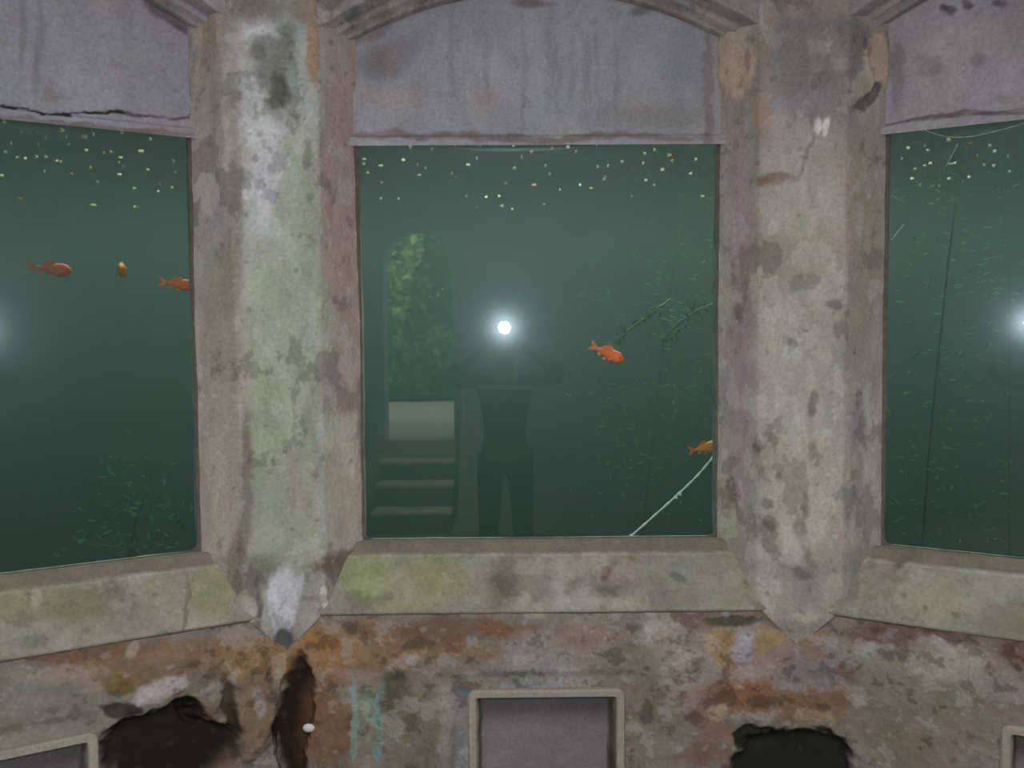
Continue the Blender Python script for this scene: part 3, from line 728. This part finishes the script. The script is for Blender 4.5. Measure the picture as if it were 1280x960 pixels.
bm = bmesh.new(); bm.faces.new([bm.verts.new((*p, ZS + .001)) for p in ring_poly(AG + .0, 7.25)])
for f in bm.faces:
    f.normal_update()
    if f.normal.z < 0: f.normal_flip()
me = bpy.data.meshes.new('pond_surface'); bm.to_mesh(me); bm.free(); me.materials.append(M_SURF); link('pond_surface', me, wv)
M_MUD = simple('pond_mud', (52, 54, 42), .95, .3, 3, .4)
tag(extrude('pond_bed', ring_poly(AG + .03, 7.6), PB - .2, PB - .005, M_MUD), 'muddy pond bed', 'pond bed', kind='structure')
# bank around the pond
bm = bmesh.new(); bk = []
for d in range(-45, 46, 5):
    for (r, z) in ((7.15, PB - .1), (7.15, ZS + .12), (7.6, ZS + .12), (7.6, PB - .1)): bk.append(bm.verts.new((r * math.sin(R(d)), r * math.cos(R(d)), z)))
for i in range(len(bk) // 4 - 1):
    for j in range(4): bm.faces.new((bk[4*i+j], bk[4*i+(j+1) % 4], bk[4*i+4+(j+1) % 4], bk[4*i+4+j]))
tag(bm_obj('pond_bank', bm, M_MUD), 'dark bank at the far side of the pond', 'bank', kind='structure')
for sgn, nm in ((-1, 'pond_end_wall'), (1, 'pond_end_wall')):
    a = (3.2 * math.sin(R(45.4)) * sgn, 3.2 * math.cos(R(45.4))); b = (7.6 * math.sin(R(45.4)) * sgn, 7.6 * math.cos(R(45.4)))
    prism_wall(nm, (a, b), PB - .2, ZS + .12, M_MUD, .2, 'mossy end wall of the pond')

# floating petals and crumbs on the surface
M_PETAL = simple('pale_petal', (235, 225, 190), .8, .12, 30); M_PETAL2 = simple('tan_crumb', (205, 165, 110), .8, .15, 30)
pm = []
for k in range(5):
    bm = bmesh.new(); bmesh.ops.create_icosphere(bm, subdivisions=1, radius=1)
    rnd = random.Random(k)
    for v in bm.verts: v.co *= .75 + .5 * rnd.random()
    bmesh.ops.transform(bm, matrix=Matrix.Diagonal((1, .8, .35, 1)), verts=bm.verts)
    me = bpy.data.meshes.new('floating_petal'); bm.to_mesh(me); bm.free(); me.materials.append(M_PETAL2 if k == 4 else M_PETAL); pm.append(me)
def petal(px, py, s, side):
    p = at_z(px, py, ZS - .002); m = pm[random.choice((0, 1, 2, 3, 4 if random.random() < .5 else 0))]
    o = link('floating_petal', m); o.location = p; o.rotation_euler = (random.uniform(-.3, .3), random.uniform(-.3, .3), random.random() * 6)
    o.scale = (s, s, s)
    tag(o, 'tiny pale petal floating on the water seen through the %s window' % side, 'petal', 'petals floating behind the %s window' % side)
Lp = [(5,153,4),(27,166,3),(47,166,2),(78,164,6),(57,173,2),(83,172,2),(106,172,7),(117,169,3),(153,167,5),(188,175,5),(14,180,3),(7,191,4),(48,182,2),(86,182,4),(22,198,4),(32,199,4),(46,197,4),(57,197,4),(70,202,7),(76,203,4),(108,189,5),(130,192,3),(139,191,6),(151,198,5),(149,204,3),(176,190,8),(235,202,6),(184,213,6),(149,219,6),(154,209,3),(113,210,3),(56,215,3),(2,220,5),(217,202,4),(219,216,3),(122,228,4),(168,236,5),(198,240,4),(170,259,8),(117,257,9),(25,249,6),(90,218,3),(64,220,2),(200,230,3),(215,235,3)]
Cp = [(477,181,3),(513,185,4),(540,187,3),(570,182,3),(504,201,6),(476,208,6),(522,207,4),(524,220,6),(532,211,3),(585,207,6),(460,217,5),(477,229,5),(476,249,4),(498,249,4),(596,199,3),(642,183,4),(652,197,3),(664,191,5),(643,211,5),(682,208,3),(632,230,6),(667,232,7),(565,218,3),(570,222,3),(624,246,5),(627,258,6),(608,247,5),(687,218,4),(680,256,3),(596,260,4),(710,185,5),(713,180,3),(746,182,3),(747,209,5),(778,203,5),(806,193,5),(804,205,4),(837,195,6),(828,213,5),(863,218,5),(755,225,5),(756,222,5),(739,236,5),(725,232,4),(807,226,4),(818,232,3),(818,188,4),(878,246,5),(760,208,3),(840,202,3),(700,238,3),(790,246,3),(870,200,4),(720,190,3),(600,183,3),(690,186,3),(455,200,5),(455,206,4),(583,246,3),(640,262,4)]
Rp = [(1135,186,5),(1160,189,6),(1156,183,3),(1186,176,6),(1213,180,6),(1237,183,5),(1243,190,4),(1242,208,4),(1188,206,7),(1193,205,5),(1163,205,5),(1156,208,4),(1144,212,5),(1140,224,5),(1186,224,4),(1211,222,4),(1127,199,3),(1174,233,3),(1230,207,3),(1196,184,3),(1260,196,3),(1222,195,3),(1150,232,3),(1262,215,4)]
for lst, side in ((Lp, 'left'), (Cp, 'middle'), (Rp, 'right')):
    for (x, y, s) in lst:
        d = (at_z(x, y, ZS) - Vector(CAM)).length
        petal(x, y, s * .5 * d / F * 1.1, side)

# goldfish
def fish_mat(name, c1, c2):
    m, nt, b = newmat(name); N = nt.nodes; L = nt.links
    tc = N.new('ShaderNodeTexCoord'); n = N.new('ShaderNodeTexNoise'); n.inputs['Scale'].default_value = 9; L.new(tc.outputs['Object'], n.inputs['Vector'])
    cr = N.new('ShaderNodeValToRGB'); cr.color_ramp.elements[0].position = .4; cr.color_ramp.elements[1].position = .6
    cr.color_ramp.elements[0].color = (*c1, 1); cr.color_ramp.elements[1].color = (*c2, 1)
    L.new(n.outputs['Fac'], cr.inputs[0]); L.new(cr.outputs[0], b.inputs['Base Color'])
    v = N.new('ShaderNodeTexVoronoi'); v.inputs['Scale'].default_value = 26; L.new(tc.outputs['Object'], v.inputs['Vector'])
    bp = N.new('ShaderNodeBump'); bp.inputs['Strength'].default_value = .3; bp.inputs['Distance'].default_value = .01; L.new(v.outputs['Distance'], bp.inputs['Height']); L.new(bp.outputs[0], b.inputs['Normal'])
    b.inputs['Roughness'].default_value = .6; return m
M_F1 = fish_mat('red_goldfish', (1.0, .10, .02), (1.0, .22, .03)); M_F2 = fish_mat('orange_goldfish', (1.0, .28, .04), (1.0, .40, .05))
M_FIN = simple('goldfish_fin', (250, 120, 60), .5, .1, 8); M_EYE = simple('black_eye', (10, 10, 10), .2, 0)
def goldfish(loc, length, yaw, pitch, mat, label, body_h=.28):
    """nose along +x"""
    root = empty('goldfish', loc); root.rotation_euler = Euler((0, -pitch, yaw)); tag(root, label, 'fish', 'goldfish in the pond')
    Ln = length; bm = bmesh.new(); n = 18; seg = 14; rings = []
    for i in range(n + 1):
        f = i / n; x = Ln * (.5 - .80 * f)
        hh = Ln * body_h * .5 * (math.sin(math.pi * min(1, f * .93 + .04) ** .72) ** .8) * (1 - .45 * f) * 1.25 + Ln * .014
        hh *= .35 + .65 * min(1, f / .16) ** .7
        ww = hh * .58; bend = Ln * .05 * (f ** 2) * math.sin(3 * f)
        rings.append([bm.verts.new((x, bend + ww * math.cos(2*math.pi*k/seg), hh * math.sin(2*math.pi*k/seg) * (1.08 if math.sin(2*math.pi*k/seg) < 0 else 1) + Ln * .02 * (1 - f))) for k in range(seg)])
    for i in range(n):
        for k in range(seg): bm.faces.new((rings[i][k], rings[i][(k+1) % seg], rings[i+1][(k+1) % seg], rings[i+1][k]))
    bm.faces.new(rings[0]); bm.faces.new(rings[-1]); bm_obj('body', bm, mat, root, True)
    def fin(nm, pts, th=.004):
        b2 = bmesh.new(); t = th * Ln / .12
        a = [b2.verts.new((p[0]*Ln, p[1]*Ln - t/4, p[2]*Ln)) for p in pts]; c = [b2.verts.new((p[0]*Ln, p[1]*Ln + t/4, p[2]*Ln)) for p in pts]
        b2.faces.new(a); b2.faces.new(c); m_ = len(pts)
        for i in range(m_): b2.faces.new((a[i], a[(i+1) % m_], c[(i+1) % m_], c[i]))
        bm_obj(nm, b2, M_FIN, root)
    fin('tail_fin', [(-.27, .03, .02), (-.38, .035, .10), (-.52, .045, .15), (-.47, .04, .05), (-.43, .04, 0), (-.48, .04, -.06), (-.52, .045, -.14), (-.38, .035, -.09), (-.27, .03, -.02)])
    fin('dorsal_fin', [(.14, 0, .14), (.08, 0, .23), (-.04, 0, .21), (-.16, 0, .14), (-.18, .01, .08), (0, 0, .10)])
    fin('anal_fin', [(-.10, .01, -.08), (-.16, .01, -.16), (-.22, .02, -.13), (-.20, .02, -.05)])
    for s in (-1, 1):
        fin('pectoral_fin', [(.24, s*.07, -.05), (.18, s*.13, -.13), (.11, s*.13, -.14), (.14, s*.08, -.07)])
        fin('pelvic_fin', [(.08, s*.04, -.13), (.02, s*.06, -.20), (-.04, s*.05, -.19), (0, s*.04, -.12)])
        b2 = bmesh.new(); bmesh.ops.create_uvsphere(b2, u_segments=10, v_segments=8, radius=.022 * Ln); bmesh.ops.translate(b2, vec=(.40 * Ln, s * .060 * Ln, .035 * Ln), verts=b2.verts); bm_obj('eye', b2, M_EYE, root, True)
    return root
def pond_at(px, py, phi, back): return at_plane(px, py, phi, AG + back)
goldfish(pond_at(758, 441, 0, .16), .122, R(-14), R(-26), M_F1, 'bright red goldfish swimming right and down in the middle window')
goldfish(pond_at(880, 560, 0, .40), .115, R(12), R(10), M_F2, 'orange goldfish half hidden by the right pillar in the middle window')
goldfish(pond_at(62, 336, -B30, .85), .145, R(28), R(-7), M_F1, 'dim red goldfish leftmost in the left window')
goldfish(pond_at(153, 338, -B30, .65), .14, R(-72), R(0), M_F2, 'small goldfish seen head on between two others in the left window')
goldfish(pond_at(222, 355, -B30, .45), .118, R(20), R(-8), M_F1, 'red goldfish at the right edge of the left window')

# rope, threads, submerged branches
M_ROPE = simple('pale_rope', (190, 205, 190), .8, .2, 60, .4); M_THREAD = simple('white_thread', (200, 205, 200), .8, .1, 30)
def curve_tube(name, pix, phi, back, rad, mat, label, cat, knots=()):
    pts = [at_plane(x, y, phi, AG + back) for x, y in pix]
    P = []
    for i in range(len(pts) - 1):
        p0 = pts[max(i-1, 0)]; p1 = pts[i]; p2 = pts[i+1]; p3 = pts[min(i+2, len(pts)-1)]
        for k in range(6):
            t = k / 6; P.append(.5 * ((2*p1) + (-p0+p2)*t + (2*p0-5*p1+4*p2-p3)*t*t + (-p0+3*p1-3*p2+p3)*t**3))
    P.append(pts[-1]); bm = bmesh.new(); add_tube(bm, P, [rad * (1 + .3 * math.sin(i * 2.1)) for i in range(len(P))], 7)
    for (x, y, r_) in knots:
        q = at_plane(x, y, phi, AG + back); res = bmesh.ops.create_icosphere(bm, subdivisions=1, radius=r_); bmesh.ops.translate(bm, vec=q, verts=res['verts'])
    o = bm_obj(name, bm, mat, None, True); tag(o, label, cat); return o
curve_tube('rope', [(770,690),(788,671),(815,647),(845,620),(870,596),(888,575),(905,552)], 0, .05, .0035, M_ROPE, 'pale curved rope behind the lower right corner of the middle window', 'rope', ((789,670,.007),(845,622,.006),(850,618,.006)))
curve_tube('thread', [(1150,160),(1165,166),(1185,171),(1210,171),(1240,165),(1280,154),(1330,135)], B30, .03, .0012, M_THREAD, 'thin white thread sagging across the top of the right window', 'thread', ((1153,162,.004),))
curve_tube('thread', [(1197,180),(1190,194),(1182,208)], B30, .04, .0010, M_THREAD, 'short thin thread hanging under the sagging thread in the right window', 'thread')
curve_tube('thread', [(1114,300),(1122,290),(1130,280)], B30, .03, .0012, M_THREAD, 'short slanting thread at the left edge of the right window', 'thread')
M_TWIG = simple('algae_twig', (135, 155, 112), .9, .3, 20, .4); M_WEED = simple('pond_weed', (80, 106, 66), .8, .4, 6)
M_STEM = simple('dark_weed_stem', (58, 76, 52), .9, .3, 20)
def weed_branch(pix, phi, back, label, n, spread, name='weedy_branch', rad=.008):
    pts = [at_plane(x, y, phi, AG + back) for x, y in pix]; root = empty(name, pts[0]); tag(root, label, 'branch' if name == 'weedy_branch' else 'plant')
    loc = [p - pts[0] for p in pts]
    bm = bmesh.new(); add_tube(bm, loc, [rad * (1 - .5 * i / len(loc)) for i in range(len(loc))], 7); bm_obj('stem', bm, M_TWIG if name == 'weedy_branch' else M_STEM, root, True)
    V = []; Fc = []; rnd = random.Random(len(V) + n)
    for i in range(n):
        k = rnd.random() * (len(loc) - 1); j = int(k); p = loc[j].lerp(loc[j+1], k - j) + Vector([rnd.gauss(0, spread) for _ in range(3)])
        a = Vector([rnd.gauss(0, 1) for _ in range(3)]).normalized(); b = a.orthogonal().normalized(); s = (.008 + .012 * rnd.random()) * (1 if name == 'weedy_branch' else 1.3)
        q = len(V); V += [p - a*s, p + b*s*.3, p + a*s, p - b*s*.3]; Fc.append((q, q+1, q+2, q+3))
    me = bpy.data.meshes.new('fronds'); me.from_pydata([tuple(v) for v in V], [], Fc); me.materials.append(M_WEED); f = link('fronds', me, root); f['kind'] = 'stuff'
weed_branch([(770,428),(785,413),(812,393),(838,374)], 0, .55, 'pale green submerged branch slanting above the red goldfish', 60, .008, rad=.006)
weed_branch([(828,424),(850,402),(872,388),(900,376)], 0, .7, 'faint submerged branch at the right of the middle window', 140, .03, rad=.006)
weed_branch([(800,700),(815,560),(830,420),(850,280)], 0, 2.1, 'tall blurred water weed in the right half of the middle window', 700, .22, 'water_weed', .008)
weed_branch([(1150,720),(1165,520),(1185,330),(1200,210)], B30, 1.5, 'green water weed reaching the surface in the right window', 420, .15, 'water_weed', .006)
weed_branch([(1262,700),(1262,560),(1262,420),(1262,300)], B30, 2.1, 'dim water weed near the right edge of the right window', 260, .12, 'water_weed', .006)
weed_branch([(150,760),(160,700),(170,650),(185,610)], -B30, 1.4, 'low green water weed at the foot of the left window', 500, .12, 'water_weed', .006)

# ------------------------------------------------------------------ photographer (seen mirrored in the glass)
M_SKIN = simple('skin', (170, 128, 104), .6, .06, 20); M_SHIRT = simple('dark_shirt', (34, 36, 42), .9, .15, 30); M_TROU = simple('dark_trousers', (28, 30, 36), .9, .15, 30)
M_HAIR = simple('black_hair', (22, 18, 16), .6, .2, 60); M_PHONE = simple('black_phone_shell', (20, 20, 22), .35, .05, 5); M_STRIPE = simple('pale_stripe', (240, 235, 230), .9, .05, 30)
PX, PY = CAM[0], CAM[1]
def skin_obj(name, verts, edges, radii, mat, parent, lev=2, rootv=0):
    me = bpy.data.meshes.new(name); me.from_pydata(verts, edges, []); me.materials.append(mat)
    o = link(name, me, parent)
    md = o.modifiers.new('skin', 'SKIN'); md.use_smooth_shade = True
    if not me.skin_vertices: me.attributes  # ensured below
    sv = me.skin_vertices[0].data if me.skin_vertices else None
    if sv is None:
        bpy.context.view_layer.objects.active = o; bpy.ops.mesh.customdata_skin_add(); sv = me.skin_vertices[0].data
    for i, r_ in enumerate(radii):
        sv[i].radius = r_ if isinstance(r_, tuple) else (r_, r_); sv[i].use_root = (i == rootv)
    s = o.modifiers.new('sub', 'SUBSURF'); s.levels = lev; s.render_levels = lev
    return o
per = empty('person', (PX, PY - .42, 0)); tag(per, 'person in dark clothes holding up a phone, mirrored in the middle window', 'person')
hz = 1.60
bv = [(0,0,.98),(0,-.01,1.14),(0,0,1.30),(0,.0,1.43),(0,.01,1.52),(0,.02,1.60),(0,.03,1.68),(0,.025,1.75)]
br = [(.15,.11),(.13,.10),(.16,.11),(.12,.085),(.055,.055),(.07,.08),(.078,.095),(.05,.06)]
be = [(i, i+1) for i in range(7)]
def add(v, r_, par):
    bv.append(v); br.append(r_); be.append((par, len(bv) - 1)); return len(bv) - 1
for s in (-1, 1):
    a = add((s*.17, 0, 1.43), .06, 3); a = add((s*.30, .08, 1.43), .048, a); a = add((s*.36, .16, 1.46), .042, a); a = add((s*.24, .28, 1.56), .036, a)
    a = add((s*.12, .36, 1.665), .026, a); pw = add((s*.095, .375, 1.70), (.030, .020), a)
    a = add((s*.10, 0, .90), .092, 0); a = add((s*.115, .01, .52), .058, a); a = add((s*.12, -.01, .30), .052, a); a = add((s*.125, -.02, .09), .036, a); add((s*.13, .11, .04), .035, a)
body = skin_obj('body', bv, be, br, M_SKIN, per)
# fingers closing round the phone, each its own chain
for s in (-1, 1):
    for k, (ln, dz) in enumerate(((.9, .030), (1.0, .012), (.95, -.006), (.78, -.022))):
        z = 1.705 + dz
        skin_obj('finger', [(s*.095, .375, z - .004), (s*.088, .398 , z), (s*.066, .402, z + .002), (s*(.066 - .018*ln), .399, z + .002)], [(0,1),(1,2),(2,3)], [.009, .0085, .008, .007], M_SKIN, body, 1)
    skin_obj('thumb', [(s*.10, .36, 1.68), (s*.085, .352, 1.70), (s*.066, .366, 1.715)], [(0,1),(1,2)], [.011, .010, .008], M_SKIN, body, 1)
# shirt and trousers
sv_ = [(0,0,.96),(0,-.01,1.12),(0,0,1.30),(0,0,1.44)]; sr = [(.165,.125),(.15,.12),(.178,.128),(.135,.098)]; se = [(0,1),(1,2),(2,3)]
for s in (-1, 1):
    n0 = len(sv_); sv_ += [(s*.17,0,1.435),(s*.30,.08,1.435),(s*.36,.16,1.462),(s*.27,.255,1.535)]; sr += [.075,.062,.058,.052]; se += [(3,n0),(n0,n0+1),(n0+1,n0+2),(n0+2,n0+3)]
skin_obj('shirt', sv_, se, sr, M_SHIRT, per)
tv = [(0,0,.99)]; tr_ = [(.165,.125)]; te = []
for s in (-1, 1):
    n0 = len(tv); tv += [(s*.10,0,.88),(s*.115,.01,.52),(s*.12,-.01,.10)]; tr_ += [.108,.078,.066]; te += [(0,n0),(n0,n0+1),(n0+1,n0+2)]
skin_obj('trousers', tv, te, tr_, M_TROU, per)
for s in (-1, 1): skin_obj('shoe', [(s*.125,-.04,.05),(s*.127,.04,.045),(s*.13,.15,.035)], [(0,1),(1,2)], [(.045,.05),(.048,.042),(.04,.032)], M_HAIR, per, 2)
bm = bmesh.new(); pts = [(x, .128 + .012 * (1 - (x / .17) ** 2), 1.385 - .02 * x) for x in np.linspace(-.17, .17, 9)]
for i in range(8):
    (x0, y0, z0), (x1, y1, z1) = pts[i], pts[i+1]; v = [bm.verts.new(c) for c in ((x0,y0+.012,z0-.014),(x1,y1+.012,z1-.014),(x1,y1+.012,z1+.014),(x0,y0+.012,z0+.014))]; bm.faces.new(v)
so = bm_obj('chest_stripe', bm, M_STRIPE, per); so['label'] = 'pale stripe across the chest'; sd = so.modifiers.new('s', 'SOLIDIFY'); sd.thickness = .012
bm = bmesh.new(); bmesh.ops.create_uvsphere(bm, u_segments=20, v_segments=14, radius=1)
bmesh.ops.transform(bm, matrix=Matrix.Translation((0, .005, 1.715)) @ Matrix.Diagonal((.092, .112, .10, 1)), verts=bm.verts)
bmesh.ops.delete(bm, geom=[v for v in bm.verts if v.co.z < 1.65 or (v.co.y > .07 and v.co.z < 1.745)], context='VERTS')
bm_obj('hair', bm, M_HAIR, per, True)
for s in (-1, 1):
    bm = bmesh.new(); bmesh.ops.create_uvsphere(bm, u_segments=10, v_segments=8, radius=.012); bmesh.ops.translate(bm, vec=(s*.032, .118, 1.675), verts=bm.verts); bm_obj('eye', bm, M_EYE, per, True)
    bm = bmesh.new(); bmesh.ops.create_uvsphere(bm, u_segments=10, v_segments=8, radius=1); bmesh.ops.transform(bm, matrix=Matrix.Translation((s*.082, .02, 1.665)) @ Matrix.Diagonal((.012, .02, .032, 1)), verts=bm.verts); bm_obj('ear', bm, M_SKIN, per, True)
skin_obj('nose', [(0,.115,1.672),(0,.135,1.645),(0,.118,1.63)], [(0,1),(1,2)], [.008,.012,.007], M_SKIN, per, 1)
skin_obj('mouth', [(-.022,.114,1.605),(0,.121,1.603),(.022,.114,1.605)], [(0,1),(1,2)], [.004,.006,.004], simple('lips', (140, 84, 76), .6, .05), per, 1)
ph = empty('mobile_phone', (PX, PY - .026, EYE + .01)); tag(ph, 'black mobile phone held in both hands with its flash firing', 'phone')
bm = bmesh.new(); add_box(bm, (0, 0, 0), (.135, .009, .068), bev=.004)
bmesh.ops.translate(bm, vec=(0, 0, .0), verts=bm.verts); bm_obj('shell', bm, M_PHONE, ph)
bm = bmesh.new(); add_box(bm, (0, .004, .042), (.03, .008, .022), bev=.003); bm_obj('flash_housing', bm, M_PHONE, ph)
